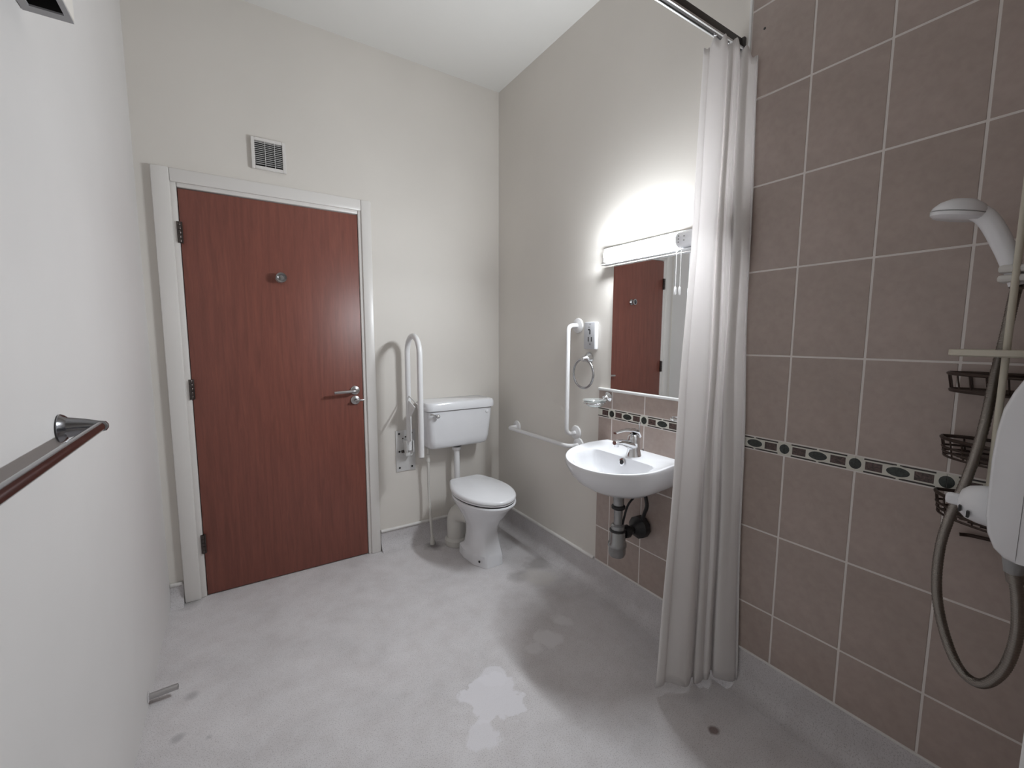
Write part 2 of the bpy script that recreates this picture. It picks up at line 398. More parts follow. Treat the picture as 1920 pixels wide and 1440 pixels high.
# lever handle, thumb turn, coat hook
HX = .925
hd = obj('handle_rose', B().lathe([(.026, 0), (.026, .007), (.022, .010)], (HX, -.004, 1.030), (0, -1, 0), 24), SATIN, door)
obj('lever', B().tube(bend([(HX, -.010, 1.030), (HX, -.058, 1.030), (HX-.125, -.060, 1.027)], .022, 6), [.010]*1+[.0095]*7+[.0085], 12), SATIN, hd)
lk = obj('lock_rose', B().lathe([(.026, 0), (.026, .007), (.022, .010)], (HX, -.004, .972), (0, -1, 0), 24), SATIN, door)
obj('thumb_turn', B().lathe([(.009, 0), (.009, .022), (.006, .026)], (HX, -.013, .972), (0, -1, 0), 14).box((HX-.012, -.050, .968), (HX+.042, -.032, .978), .003), SATIN, lk)
hk = obj('coat_hook', B().lathe([(.025, 0), (.026, .005), (.020, .012), (.015, .018), (.019, .028), (.026, .034), (.0255, .042), (.017, .043), (.013, .030), (.003, .029)], (.565, -.004, 1.652), (0, -1, 0), 26), MATS['dull_chrome'], door)

# ------------------------------------------------------------------ air vent over the door
vx0, vx1, vz0, vz1 = .462, .618, 2.190, 2.343
v = thing('air_vent', (.54, 0, vz0), 'small white louvred air vent on wall above the door', 'vent')
f = B()
for lo, hi in (((vx0, -.018, vz0), (vx0+.016, -.001, vz1)), ((vx1-.016, -.018, vz0), (vx1, -.001, vz1)), ((vx0+.016, -.018, vz0), (vx1-.016, -.001, vz0+.016)), ((vx0+.016, -.018, vz1-.016), (vx1-.016, -.001, vz1))):
    f.box(lo, hi, .002, 1)
obj('frame', f, GLOSS, v)
obj('backing', B().box((vx0+.014, -.003, vz0+.014), (vx1-.014, -.001, vz1-.014)), DARKGAP, v, smooth=False)
ns = 12
for i in range(ns):
    z = vz0+.020+(vz1-vz0-.040)*(i+.5)/ns
    obj('slat', B().loft([[(x, -.014, z-.0005), (x, -.004, z+.0062), (x, -.004, z+.0078), (x, -.014, z+.0011)] for x in (vx0+.015, vx1-.015)]), PLATEW, v, smooth=False)
for x in (vx0+.062, vx0+.105): obj('mullion', B().box((x-.0012, -.0165, vz0+.015), (x+.0012, -.0125, vz1-.015)), PLATEW, v, smooth=False)

# ------------------------------------------------------------------ cistern
c = thing('toilet_cistern', (1.533, 0, .64), 'white ceramic low-level cistern on wall above the toilet', 'cistern')
rings = []
for z, i_, yf, r in ((.640, .050, -.135, .035), (.646, .030, -.158, .045), (.660, .021, -.172, .045), (.70, .016, -.180, .042), (.80, .008, -.188, .040), (.885, .002, -.193, .038)):
    rings.append([(x, y, z) for x, y in rrect(1.302+i_, 1.765-i_, yf, -.004, r if r < .06 else .06, 6)])
obj('tank', B().loft(rings), CERAM, c)
rings = []
for z, g, r in ((.887, .0, .04), (.892, -.010, .045), (.900, -.012, .045), (.928, -.011, .045), (.940, -.004, .04), (.945, .012, .03)):
    rings.append([(x, y, z) for x, y in rrect(1.302+g, 1.765-g, -.195+g, -.003, r, 6)])
obj('tank_lid', B().loft(rings), CERAM, c)
obj('flush_lever', B().lathe([(.008, 0), (.008, .018)], (1.352, -.188, .866), (0, -1, 0), 12).tube(bend([(1.352, -.206, .866), (1.338, -.222, .872), (1.305, -.226, .880)], .01), [.006]*9, 10).lathe([(.004, -.014), (.012, -.008), (.0145, 0), (.012, .008), (.004, .014)], (1.360, -.214, .862), (.3, -1, -.2), 14), CHROME, c)
obj('blanking_cap', B().lathe([(.012, 0), (.012, .004), (.009, .006)], (1.716, -.191, .862), (0, -1, 0), 16), CERAM, c)
fp = thing('flush_pipe', (1.545, -.085, .4), 'white vertical flush pipe between cistern and toilet pan', 'pipe')
obj('pipe', B().tube(bend([(1.543, -.085, .632), (1.548, -.085, .34), (1.55, -.26, .33)], .05), .0195, 16), NYLON, fp)
obj('collar', B().lathe([(.026, 0), (.030, .006), (.030, .020), (.022, .028)], (1.543, -.085, .602), (0, 0, 1), 18), NYLON, fp)
obj('black_nut', B().lathe([(.033, 0), (.035, .004), (.035, .012), (.03, .014)], (1.543, -.085, .628), (0, 0, 1), 12), BLACKP, fp)
sp = thing('supply_pipe', (1.35, -.07, 0), 'thin cream water pipe dropping from cistern to floor', 'pipe')
obj('pipe', B().tube(spline([(1.347, -.075, .635), (1.347, -.075, .50), (1.350, -.068, .38), (1.353, -.078, .22), (1.356, -.10, .03), (1.356, -.10, .004)], 6), .0085, 12), PIPEW, sp)
obj('valve', B().lathe([(.009, 0), (.013, .003), (.013, .022), (.010, .03), (.013, .036), (.013, .05), (.009, .054)], (1.347, -.075, .545), (0, 0, 1), 12), PIPEW, sp)
obj('floor_sleeve', B().lathe([(.017, 0), (.017, .012), (.011, .05)], (1.356, -.10, .001), (0, 0, 1), 14), PIPEW, sp)
so = thing('soil_pipe', (1.50, -.17, 0), 'wide cream soil pipe behind the toilet pan', 'pipe')
obj('pipe', B().tube(bend([(1.50, -.165, .004), (1.50, -.165, .215), (1.545, -.33, .245)], .07), .062, 20), PIPEW, so)
obj('floor_collar', B().lathe([(.076, 0), (.078, .006), (.078, .035), (.064, .05)], (1.50, -.165, .001), (0, 0, 1), 22), PIPEW, so)

# ------------------------------------------------------------------ toilet pan
CX = 1.553
t = thing('toilet', (CX, -.42, 0), 'white toilet pan with closed seat and lid beside the corner', 'toilet')
def egg(w, yb, yc, yf, wb, n=14):
    pts = []
    for i in range(n+1):
        a = PI*i/n; pts.append((CX+w*math.cos(a), yc-(yc-yf)*math.sin(a)))
    # left side going back, rounded back corners
    for i in range(1, 6):
        q = i/6; pts.append((CX-w+(w-wb)*q*q, yc+(yb-.02-yc)*q))
    pts += [(CX-wb, yb-.012), (CX-wb+.014, yb), (CX+wb-.014, yb), (CX+wb, yb-.012)]
    for i in range(5, 0, -1):
        q = i/6; pts.append((CX+w-(w-wb)*q*q, yc+(yb-.02-yc)*q))
    return pts
N = 56
foot = [(CX-.053, -.562), (CX+.058, -.560), (CX+.098, -.47), (CX+.103, -.36), (CX+.09, -.27), (CX-.09, -.27), (CX-.103, -.36), (CX-.093, -.47)]
def sc(poly, fx, y0, fy, dy=0): return [(CX+(x-CX)*fx, y0+(y-y0)*fy+dy) for x, y in poly]
C0 = (CX, -.43)
def midring(z, hw, yf, yb, flat):
    # rounded section with a flat front of half-width `flat`
    p = [(CX-flat, yf), (CX+flat, yf)]
    for i in range(1, 10):
        a = -PI/2+PI*i/10; p.append((CX+flat+(hw-flat)*math.cos(a), (yf+yb)/2+(yb-yf)/2*math.sin(a)))
    p += [(CX+flat*.6, yb), (CX-flat*.6, yb)]
    for i in range(9, 0, -1):
        a = -PI/2+PI*i/10; p.append((CX-flat-(hw-flat)*math.cos(a), (yf+yb)/2+(yb-yf)/2*math.sin(a)))
    return ring_poly(C0, p, N, z)
rings = [ring_poly(C0, foot, N, .001), ring_poly(C0, sc(foot, .99, -.43, .985), N, .055),
         midring(.070, .090, -.553, -.282, .050), midring(.085, .083, -.549, -.285, .047), midring(.14, .080, -.536, -.29, .034), midring(.19, .083, -.528, -.285, .018),
         midring(.225, .092, -.535, -.28, .012), midring(.265, .110, -.560, -.265, .010), midring(.31, .134, -.600, -.25, .012),
         ring_poly(C0, egg(.156, -.21, -.42, -.640, .095), N, .352), ring_poly(C0, egg(.169, -.20, -.42, -.676, .10), N, .378),
         ring_poly(C0, egg(.174, -.20, -.42, -.686, .10), N, .392), ring_poly(C0, egg(.172, -.20, -.42, -.684, .10), N, .398), ring_poly(C0, egg(.166, -.205, -.42, -.678, .096), N, .401)]
obj('pan', B().loft(rings), CERAM, t, angle=30)
for s, (px_, py_) in enumerate(((CX-.0745, -.515), (CX+.086, -.50))):
    obj('floor_screw', B().lathe([(.007, -.001), (.007, .002)], (px_, py_, .033), (-.95 if s == 0 else .95, -.3, 0), 10), BLACKP, t)
def slab(poly_fn, z0, z1, rnd):
    rr = []
    for z, g in ((z0, rnd*.5), (z0+rnd*.35, 0), (z1-rnd, 0), (z1-rnd*.4, rnd*.35), (z1, rnd*1.3)):
        rr.append(ring_poly(C0, poly_fn(g), N, z))
    return B().loft(rr)
obj('seat_gap_shade', slab(lambda g: egg(.166-g, -.215, -.42, -.677+g, .095), .400, .4095, .001), BLACKP, t)  # black slab standing in for the shade between pan and seat
obj('seat', slab(lambda g: egg(.171-g, -.188, -.42, -.680+g, .105), .4085, .4175, .003), SEATP, t)
obj('seat_lid', slab(lambda g: egg(.173-g, -.172-g*.5, -.42, -.684+g, .108), .4180, .441, .012), SEATP, t)
for s in (-1, 1): obj('hinge_post', B().lathe([(.014, 0), (.014, .018), (.010, .024)], (CX+s*.075, -.185, .40), (0, 0, 1), 12), SEATP, t)

# ------------------------------------------------------------------ drop-down rail on the toilet wall
d = thing('drop_down_rail', (1.225, 0, .49), 'white hinged support rail folded up beside the cistern', 'grab rail')
pl = obj('wall_plate', B().box((1.161, -.006, .490), (1.288, -.0005, .756), .0015), PLATEW, d)
for x in (1.183, 1.264):
    for z in (.515, .62, .735): obj('screw', B().lathe([(.0065, 0), (.0065, .003), (.003, .004)], (x, -.005, z), (0, -1, 0), 10), BLACKP, pl)
for i, (x, z) in enumerate(((1.206, .703), (1.224, .712), (1.213, .680), (1.224, .682))):
    obj('bracket_hole', B().lathe([(.0045, 0), (.0045, .002)], (x, -.0055, z), (0, -1, 0), 8), HINGEM, pl)
ya, yb_ = -.066, -.272
RX = 1.228
pts = [(RX, ya, .640), (RX, ya, 1.247)] + arc((RX, (ya+yb_)/2, 1.247), abs(ya-yb_)/2, 0, PI, 14, (0, 1, 0), (0, 0, 1))[1:] + [(RX, yb_, .642)]
obj('rail_tube', B().tube(pts, .0165, 16), NYLON, d)
obj('rail_end', B().lathe([(.0125, 0), (.0125, .004)], (RX, yb_, .6385), (0, 0, 1), 14), BLACKP, d)
obj('brace', B().tube([(RX, ya, .985), (RX, yb_, .935)], .0035, 8), PLATEW, d)
obj('gusset', B().prism([(ya+.004, .960), (yb_+.09, .925), (ya-.040, .860), (ya-.040, .70), (ya+.004, .70)], 'yz', RX-.003, RX+.003), NYLON, d, smooth=False)
obj('hinge_bracket', B().box((RX-.022, -.062, .600), (RX+.022, -.006, .640), .004).box((RX-.024, -.085, .625), (RX-.019, -.006, .70), .001).box((RX+.019, -.085, .625), (RX+.024, -.006, .70), .001), PLATEW, d)
obj('hinge_pin', B().lathe([(.009, -.03), (.009, .03)], (RX-.008, -.03, .625), (1, 0, 0), 12), HINGEM, d)

# ------------------------------------------------------------------ grab rails on the right wall
def grab(name, a, c_, so_, label):
    a, c_ = Vector(a), Vector(c_); t_ = thing(name, a, label, 'grab rail', 'white grab rails on the basin wall')
    n = Vector((-1, 0, 0))
    obj('bar', B().tube(bend([a+n*.004, a+n*so_, c_+n*so_, c_+n*.004], .055, 8), .0118, 16), NYLON, t_)
    for p in (a, c_): obj('flange', B().lathe([(.040, .0006), (.041, .004), (.038, .009), (.020, .013)], p, (-1, 0, 0), 28), NYLON, t_)
grab('grab_rail', (W, -.842, 1.408), (W, -.842, .815), .072, 'white upright grab rail between shaver socket and toilet corner')
grab('grab_rail', (W, -.246, .745), (W, -.866, .750), .072, 'white horizontal grab rail running low between toilet and basin')

# ------------------------------------------------------------------ shaver socket
s = thing('shaver_socket', (W, -.95, 1.28), 'white wall-mounted shaver socket above the towel ring', 'socket')
sy0, sy1 = -.998, -.916
obj('socket_box', B().box((W-.022, sy0, 1.283), (W-.0005, sy1, 1.425), .004), WHITEP, s)
obj('face_plate', B().box((W-.027, sy0+.001, 1.285), (W-.022, sy1-.001, 1.423), .002), mat('socket_face_shade', (.55, .55, .57), .35), s)  # white front coloured greyer, shade of its unlit side put into the paint
for y, z, w_, h_ in ((-.955, 1.385, .006, .004), (-.962, 1.372, .004, .012), (-.974, 1.335, .003, .012), (-.950, 1.335, .003, .012), (-.964, 1.310, .003, .003), (-.962, 1.413, .003, .002), (-.955, 1.398, .007, .001)):
    obj('slot', B().box((W-.0278, y-w_, z-h_), (W-.0265, y+w_, z+h_)), BLACKP, s, smooth=False)

# ------------------------------------------------------------------ towel ring
r = thing('towel_ring', (W, -.935, 1.08), 'chrome towel ring hanging below the shaver socket', 'towel ring')
obj('rosette', B().lathe([(.030, .0006), (.031, .007), (.023, .018), (.016, .028), (.014, .048), (.010, .055)], (W, -.935, 1.238), (-1, 0, -.15), 24), CHROME, r)
obj('ring', B().tube([(W-.046+.012*math.sin(a)*0, -.938+.076*math.cos(a), 1.155+.076*math.sin(a)) for a in [2*PI*i/48 for i in range(48)]], .0062, 10, closed=True), MATS['dull_chrome'], r)

# ------------------------------------------------------------------ soap dish and tumbler holder
def holder(name, y, z, label, cat, deep):
    h = thing(name, (W-PROUD, y, z), label, cat)
    x0 = W-PROUD-.0002
    obj('rosette', B().lathe([(.025, 0), (.026, .006), (.018, .013), (.012, .022), (.010, .034)], (x0, y, z), (-1, 0, -.1), 22), CHROME, h)
    xc, zc = x0-.095, z-.022
    ry = .052 if deep else .036
    obj('ring_arm', B().tube(bend([(x0-.03, y, z), (x0-.045, y, zc), (xc+ry*.9, y, zc)], .01), .0055, 10).tube([(xc+ry*math.cos(a), y+ry*math.sin(a), zc) for a in [2*PI*i/32 for i in range(32)]], .005, 8, closed=True), CHROME, h)
    if deep:
        prof = [(.002, -.020), (.030, -.019), (.042, -.012), (.0485, .004), (.058, .012), (.0585, .0145), (.050, .0105), (.040, -.004), (.030, -.013), (.002, -.014)]
        obj('glass_dish', B().lathe(prof, (xc, y, zc), (0, 0, 1), 32), GLASS, h)
    return h
holder('soap_dish', -1.088, 1.046, 'clear glass soap dish in chrome holder left of the mirror', 'soap dish', True)
holder('tumbler_holder', -1.575, 1.042, 'empty chrome tumbler ring half hidden by the shower curtain', 'holder', False)

# ------------------------------------------------------------------ mirror
MY0, MY1, MZ0, MZ1 = -1.600, -1.098, SPL+.013, 1.694
m_ = thing('wall_mirror', (W, (MY0+MY1)/2, MZ0), 'frameless rectangular mirror above the basin splashback', 'mirror')
obj('mirror_back', B().box((W-.0045, MY0, MZ0), (W-.0004, MY1, MZ1)), GREYP, m_, smooth=False)
obj('mirror_glass', B().box((W-.0065, MY0, MZ0), (W-.0046, MY1, MZ1), .0006, 1), MIRROR, m_, smooth=False)

# ------------------------------------------------------------------ mirror light with shaver point
LY0, LY1, LZ = -1.600, -1.052, 1.737     # ends and centre height
L_ = thing('mirror_light', (W, (LY0+LY1)/2, 1.70), 'lit white tube light with pull cords above the mirror', 'lamp')
obj('backplate', B().box((W-.016, LY0, LZ-.036), (W-.0005, LY1, LZ+.036), .004).box((W-.048, LY0, LZ-.041), (W-.012, LY1, LZ-.036), .002).box((W-.030, LY0, LZ+.034), (W-.012, LY1, LZ+.040), .002), WHITEP, L_)
dy0, dy1 = -1.492, -1.098
prof = [(W-.016, LZ-.031)] + [(W-.040-.033*math.cos(a), LZ-.031*math.sin(a)) for a in [PI/2-PI*i/14 for i in range(15)]] + [(W-.016, LZ+.031)]
db = B()
n = len(prof)
for i in range(n-1):
    (xa, za), (xb, zb) = prof[i], prof[i+1]
    db.mi = 0 if (5 <= i <= 10) else 2 if (zb+za)/2 < LZ else 1
    db.add([(xa, dy0, za), (xb, dy0, zb), (xb, dy1, zb), (xa, dy1, za)], [(0, 1, 2, 3)])
# rounded far end of the diffuser
db.mi = 0
endr = [[(x, dy1+e*.020, LZ+(z-LZ)*k if e else z) for x, z in ((W-.016+(x-(W-.016))*k, z) for x, z in prof)] for e, k in ((0, 1), (.5, .93), (.85, .75), (1, .45))]
db.loft(endr, False, True, closed=False)
obj('diffuser', db, [EF, ES, EB], L_)
obj('end_cap', B().box((W-.040, dy1+.014, LZ-.028), (W-.012, LY1-.002, LZ+.028), .008), WHITEP, L_)
su = obj('shaver_unit', B().loft([[(x, y, LZ+(z-LZ)*1.03) for x, z in prof] for y in (dy0-.0005, LY0+.002)]), WHITEP, L_)
for y, z in ((-1.510, .010), (-1.510, -.002), (-1.510, -.014), (-1.535, .006), (-1.535, -.010)):
    obj('socket_hole', B().lathe([(.0028, 0), (.0028, .002)], (W-.0735, y, LZ+z), (-1, 0, 0), 8), GREYP, su)
for y, zb in ((-1.487, 1.535), (-1.508, 1.533)):
    cd = obj('pull_cord', B().tube([(W-.050, y, LZ-.030), (W-.050, y, zb)], .0014, 6), NYLON, L_)
    obj('cord_toggle', B().lathe([(.002, .018), (.0045, .014), (.0045, -.012), (.003, -.016)], (W-.050, y, zb), (0, 0, 1), 12), NYLON, cd)

# ------------------------------------------------------------------ basin
BY = -1.322; RZ = .828
k = thing('wash_basin', (W, BY, .62), 'white wall-hung wash basin under the mirror', 'basin')
def outline(g=0, xb=W-.0072):
    R = .247-g; cx = 1.735
    p = [(xb, BY+R-.006), (1.80, BY+R)]
    for i in range(0, 25):
        a = PI/2+PI*i/24; p.append((cx+R*.86*math.cos(a), BY+R*math.sin(a)))
    p += [(1.80, BY-R), (xb, BY-R+.006)]
    return p
def bowl(g=0):
    R = .203-g; cx = 1.730; xb = 1.778-g
    p = [(xb, BY+R*.78), (xb-.018, BY+R*.90)]
    for i in range(2, 23):
        a = PI/2+PI*i/24; p.append((cx+R*.86*math.cos(a), BY+R*math.sin(a)))
    p += [(xb-.018, BY-R*.90), (xb, BY-R*.78)]
    return p
C1 = (1.68, BY); NB = 72
def shr(poly, fx, fy, cx=1.76): return [(cx+(x-cx)*fx, BY+(y-BY)*fy) for x, y in poly]
rings = [ring_poly(C1, shr(outline(), .30, .30, 1.745), NB, .664), ring_poly(C1, shr(outline(), .42, .43, 1.75), NB, .668),
         ring_poly(C1, shr(outline(), .60, .62), NB, .681), ring_poly(C1, shr(outline(), .77, .79), NB, .710),
         ring_poly(C1, shr(outline(), .895, .91), NB, .748), ring_poly(C1, shr(outline(), .975, .98), NB, .790), ring_poly(C1, outline(.0015), NB, .808), ring_poly(C1, outline(), NB, RZ-.008),
         ring_poly(C1, outline(.004), NB, RZ-.001), ring_poly(C1, outline(.010), NB, RZ), ring_poly(C1, outline(.020), NB, RZ-.002), ring_poly(C1, outline(.028), NB, RZ-.008),
         ring_poly(C1, bowl(-.006), NB, RZ-.011), ring_poly(C1, bowl(), NB, RZ-.016)] + [
         ring_poly(C1, shr(bowl(), q, q, 1.715), NB, RZ-dz) for q, dz in ((.96, .045), (.85, .085), (.69, .112), (.48, .130), (.28, .138))]
# the rim falls towards the front
rings = [[(x, y, z-.026*min(1, max(0, (1.80-x)/.28))*min(1, max(0, (z-.664)/.14))) for x, y, z in rg] for rg in rings]
obj('bowl', B().loft(rings), CERAM, k, angle=42)
obj('overflow', B().lathe([(.017, 0), (.017, .003), (.011, .004)], (1.7715, BY, RZ-.040), (-1, 0, .25), 20, True, False).lathe([(.011, .0035), (.0, .0036)], (1.7715, BY, RZ-.040), (-1, 0, .25), 20), CHROME, k)
obj('overflow_hole', B().lathe([(.0105, 0), (.0105, .001)], (1.7675, BY, RZ-.039), (-1, 0, .25), 18), BLACKP, k)
obj('waste', B().lathe([(.03, 0), (.03, .003), (.012, .004)], (1.70, BY, RZ-.1375), (0, 0, 1), 22), CHROME, k)
for s_ in (1, -1): obj('wall_bracket', B().box((W-.06, BY+s_*.155-.012, .705), (W-.009, BY+s_*.155+.012, .735), .003), BLACKP, k)

# tap
t = thing('mixer_tap', (1.815, BY-.005, RZ), 'chrome single-lever mixer tap standing on the basin', 'tap')
TX, TY = 1.822, BY-.020
b = B(); b.lathe([(.036, -.012), (.033, .0), (.029, .014), (.027, .050), (.028, .070), (.025, .084), (.016, .092)], (TX, TY, RZ-.004), (-.06, 0, 1), 28)
obj('body', b, CHROME, t)
b = B()
sp_ = [((TX-.010, .036), .025, .023), ((TX-.045, .048), .021, .017), ((TX-.085, .060), .017, .013), ((TX-.112, .063), .0155, .0115), ((TX-.124, .061), .011, .008)]
b.loft([[(p[0]+.25*hz*math.sin(a), TY+wy*math.cos(a), RZ+p[1]+hz*math.sin(a)) for a in [2*PI*i/18 for i in range(18)]] for p, wy, hz in sp_])
b.lathe([(.0105, 0), (.0105, -.016), (.009, -.018)], (TX-.111, TY, RZ+.060), (0, 0, 1), 16)
obj('spout', b, CHROME, t)
b = B()
lv = [((TX+.022, .078), .022, .012), ((TX+.006, .098), .025, .013), ((TX-.030, .108), .020, .008), ((TX-.075, .110), .014, .0055), ((TX-.122, .104), .010, .0042)]
b.loft([[(p[0], TY+wy*math.cos(a), RZ+p[1]+hz*math.sin(a)) for a in [2*PI*i/16 for i in range(16)]] for p, wy, hz in lv])
obj('lever', b, CHROME, t)
obj('plug_rod', B().tube([(TX+.030, TY, RZ+.0), (TX+.032, TY, RZ+.125)], .0025, 8).lathe([(.002, 0), (.005, .006), (.005, .012), (.002, .017)], (TX+.032, TY, RZ+.122), (0, 0, 1), 12), CHROME, t)

# bottle trap
XT, TYB = 1.742, -1.335
t = thing('bottle_trap', (XT, TYB, .36), 'grey bottle trap with black fittings below the basin', 'trap')
obj('waste_tail', B().lathe([(.030, .668), (.030, .640), (.024, .632), (.024, .585)], (XT, TYB, 0), (0, 0, 1), 22), TRAPM, t)
obj('nut', B().lathe([(.027, .600), (.031, .596), (.031, .586), (.027, .582)], (XT, TYB, 0), (0, 0, 1), 14), BLACKP, t)
obj('neck', B().lathe([(.020, .586), (.019, .500), (.020, .485)], (XT, TYB, 0), (0, 0, 1), 20), TRAPM, t)
obj('nut', B().lathe([(.024, .512), (.031, .506), (.032, .484), (.028, .478)], (XT, TYB, 0), (0, 0, 1), 14), TRAPM, t)
obj('seal_ring', B().lathe([(.033, .489), (.0365, .486), (.0365, .480), (.033, .477)], (XT, TYB, 0), (0, 0, 1), 22), BLACKP, t)
obj('bottle', B().lathe([(.028, .482), (.034, .474), (.036, .430), (.041, .424), (.042, .410), (.038, .404), (.038, .376), (.033, .363), (.012, .360)], (XT, TYB, 0), (0, 0, 1), 26), TRAPM, t)
obj('outlet', B().tube([(XT+.02, TYB, .462), (W-.03, TYB, .462)], .017, 14).lathe([(.028, 0), (.030, .01), (.030, .03), (.024, .034)], (XT+.035, TYB, .462), (1, 0, 0), 10), BLACKP, t)
obj('wall_flange', B().lathe([(.020, .085), (.040, .060), (.052, .05), (.052, .018), (.034, .008)], (W+.0, TYB, .462), (-1, 0, 0), 10), BLACKP, t)
t = thing('tap_hose', (1.85, TYB-.03, .50), 'black flexible hose rising from wall to the basin tap', 'hose')
obj('hose', B().tube(spline([(W-.05, TYB-.025, .505), (W-.052, TYB-.040, .545), (W-.060, TYB-.058, .60), (W-.085, TYB-.045, .70)], 6), .0085, 10), BLACKP, t)
obj('plug_linkage', B().tube(spline([(XT+.015, TYB-.012, .50), (XT+.035, TYB-.02, .59), (XT+.07, TYB-.03, .632), (W-.07, TYB-.045, .66)], 6), .005, 8), BLACKP, t)

# ------------------------------------------------------------------ towel bar on the left wall
t = thing('towel_bar', (0, -1.31, 1.13), 'chrome towel bar on the left wall', 'towel bar')
zt = 1.136
for y in (-1.31, -1.95):
    e = -1 if y < -1.5 else 1
    obj('bracket', B().loft([[(x, y+cy+ry*math.cos(a), zt+cz+rz*math.sin(a)) for a in [2*PI*i/22 for i in range(22)]] for x, cy, cz, ry, rz in
        ((.0006, -.01*e, .004, .030, .030), (.004, -.01*e, .004, .032, .032), (.010, -.008*e, .004, .026, .028), (.014, -.006*e, .004, .0205, .023), (.040, 0, .003, .016, .018), (.062, .004*e, .0, .0135, .0135), (.074, .005*e, 0, .011, .011), (.078, .005*e, 0, .005, .005))]), BRONZE, t)
obj('bar', B().tube([(.064, -1.318, zt), (.064, -1.945, zt)], .0112, 16), BRONZE, t)

# ------------------------------------------------------------------ pipe stub low on the left wall
t = thing('pipe_stub', (0, -.70, .03), 'short cut metal pipe end sticking out low from left wall', 'pipe')
obj('pipe', B().lathe([(.011, .0), (.011, .088), (.0085, .088), (.0085, .05)], (0, -.705, .030), (1, 0, .04), 16, True, False), SATIN, t)
obj('bore', B().lathe([(.0086, .0), (.0086, .001)], (.086, -.705, .0335), (1, 0, .04), 14), BLACKP, t)
obj('wall_collar', B().lathe([(.020, .0005), (.020, .002), (.012, .004)], (0, -.705, .030), (1, 0, 0), 16), UPSTAND, t)

# ------------------------------------------------------------------ downflow heater high on the left wall
t = thing('fan_heater', (0, -1.42, 2.02), 'white wall heater with dark underside outlet at top left', 'heater')
x0, x1, y0, y1, z0, z1 = .0006, .080, -1.60, -1.268, 2.02, 2.24
hb = B()
for lo, hi in (((x0, y0, z0), (x0+.012, y1, z1)), ((x1-.010, y0, z0), (x1, y1, z1)), ((x0+.012, y0, z0), (x1-.010, y0+.03, z1)), ((x0+.012, y1-.022, z0), (x1-.010, y1, z1)), ((x0+.012, y0+.03, z1-.02), (x1-.010, y1-.022, z1))):
    hb.box(lo, hi, .0015, 1)
obj('casing', hb, WALL, t)
ub = B()
for lo, hi in (((x0+.001, y0+.001, z0-.004), (x0+.016, y1-.001, z0-.0003)), ((x1-.011, y0+.001, z0-.004), (x1-.001, y1-.001, z0-.0003)), ((x0+.016, y1-.024, z0-.004), (x1-.011, y1-.001, z0-.0003)), ((x0+.016, y0+.001, z0-.004), (x1-.011, y0+.03, z0-.0003))):
    ub.box(lo, hi)
obj('outlet_frame', ub, GREYH, t, smooth=False)
obj('outlet_duct', B().box((x0+.0125, y0+.031, z0+.10), (x1-.0105, y1-.0225, z0+.11)).box((x0+.0122, y0+.0302, z0), (x0+.0130, y1-.0222, z0+.11)).box((x1-.0110, y0+.0302, z0), (x1-.0102, y1-.0222, z0+.11)).box((x0+.013, y1-.0232, z0), (x1-.011, y1-.0224, z0+.11)), DARKGAP, t, smooth=False)

# ------------------------------------------------------------------ curtain rail and curtain
RY, RZ0 = -1.690, 2.366
t = thing('curtain_rail', (W, RY, RZ0), 'dark metal shower curtain rail crossing to the tiled wall', 'curtain rail')
obj('rail', B().box((.001, RY-.004, RZ0), (W-.012, RY+.010, RZ0+.034), .002), mat('rail_dark', (.035, .030, .028), .4), t)
LIP = mat('runner_lip_metal', (.80, .81, .82), .38, 1.)
obj('runner_lip', B().box((.001, RY-.010, RZ0-.004), (W-.012, RY-.004, RZ0+.003), .001), LIP, t)
obj('runner_lip', B().box((.001, RY+.010, RZ0-.004), (W-.012, RY+.016, RZ0+.003), .001), LIP, t)
obj('wall_bracket', B().box((W-.014, RY-.012, RZ0-.006), (W-.0005, RY+.018, RZ0+.038), .003), MATS['rail_dark'], t)
obj('wall_bracket', B().box((.0006, RY-.020, RZ0-.012), (.010, RY+.026, RZ0+.046), .003), WHITEP, t)
# curtain: gathered cloth, its plan line (x along the rail, y across) given at the top and at the hem
# pleat line: position along the gathered width (0 left hem .. 1 wall end), depth into the fold
pleat = [(0, .004), (.03, 0), (.09, .001), (.105, .010), (.115, .012), (.18, .007), (.28, .002), (.37, .002), (.41, .016), (.425, .034), (.44, .034), (.455, .014), (.51, .008),
         (.55, .012), (.565, .016), (.585, .012), (.625, .009), (.65, .024), (.66, .040), (.675, .036), (.69, .014), (.75, .004), (.86, 0), (.94, .004), (.96, .010), (.97, .006), (.99, .004), (1.0, .02), (1.0, .06)]
def plan(A, Bp, dep):
    vx, vy = .834, .552
    return [(A[0]+(Bp[0]-A[0])*s_+d_*dep*vx, A[1]+(Bp[1]-A[1])*s_+d_*dep*vy, 0) for s_, d_ in pleat]
K = 4
SW = [q[0] for q in spline([(s_, 0, 0) for s_, d_ in pleat], K)]
tp = spline(plan((1.694, -1.690), (1.900, -1.762), .9), K); bt = spline(plan((1.598, -1.680), (1.903, -1.825), 1.5), K)
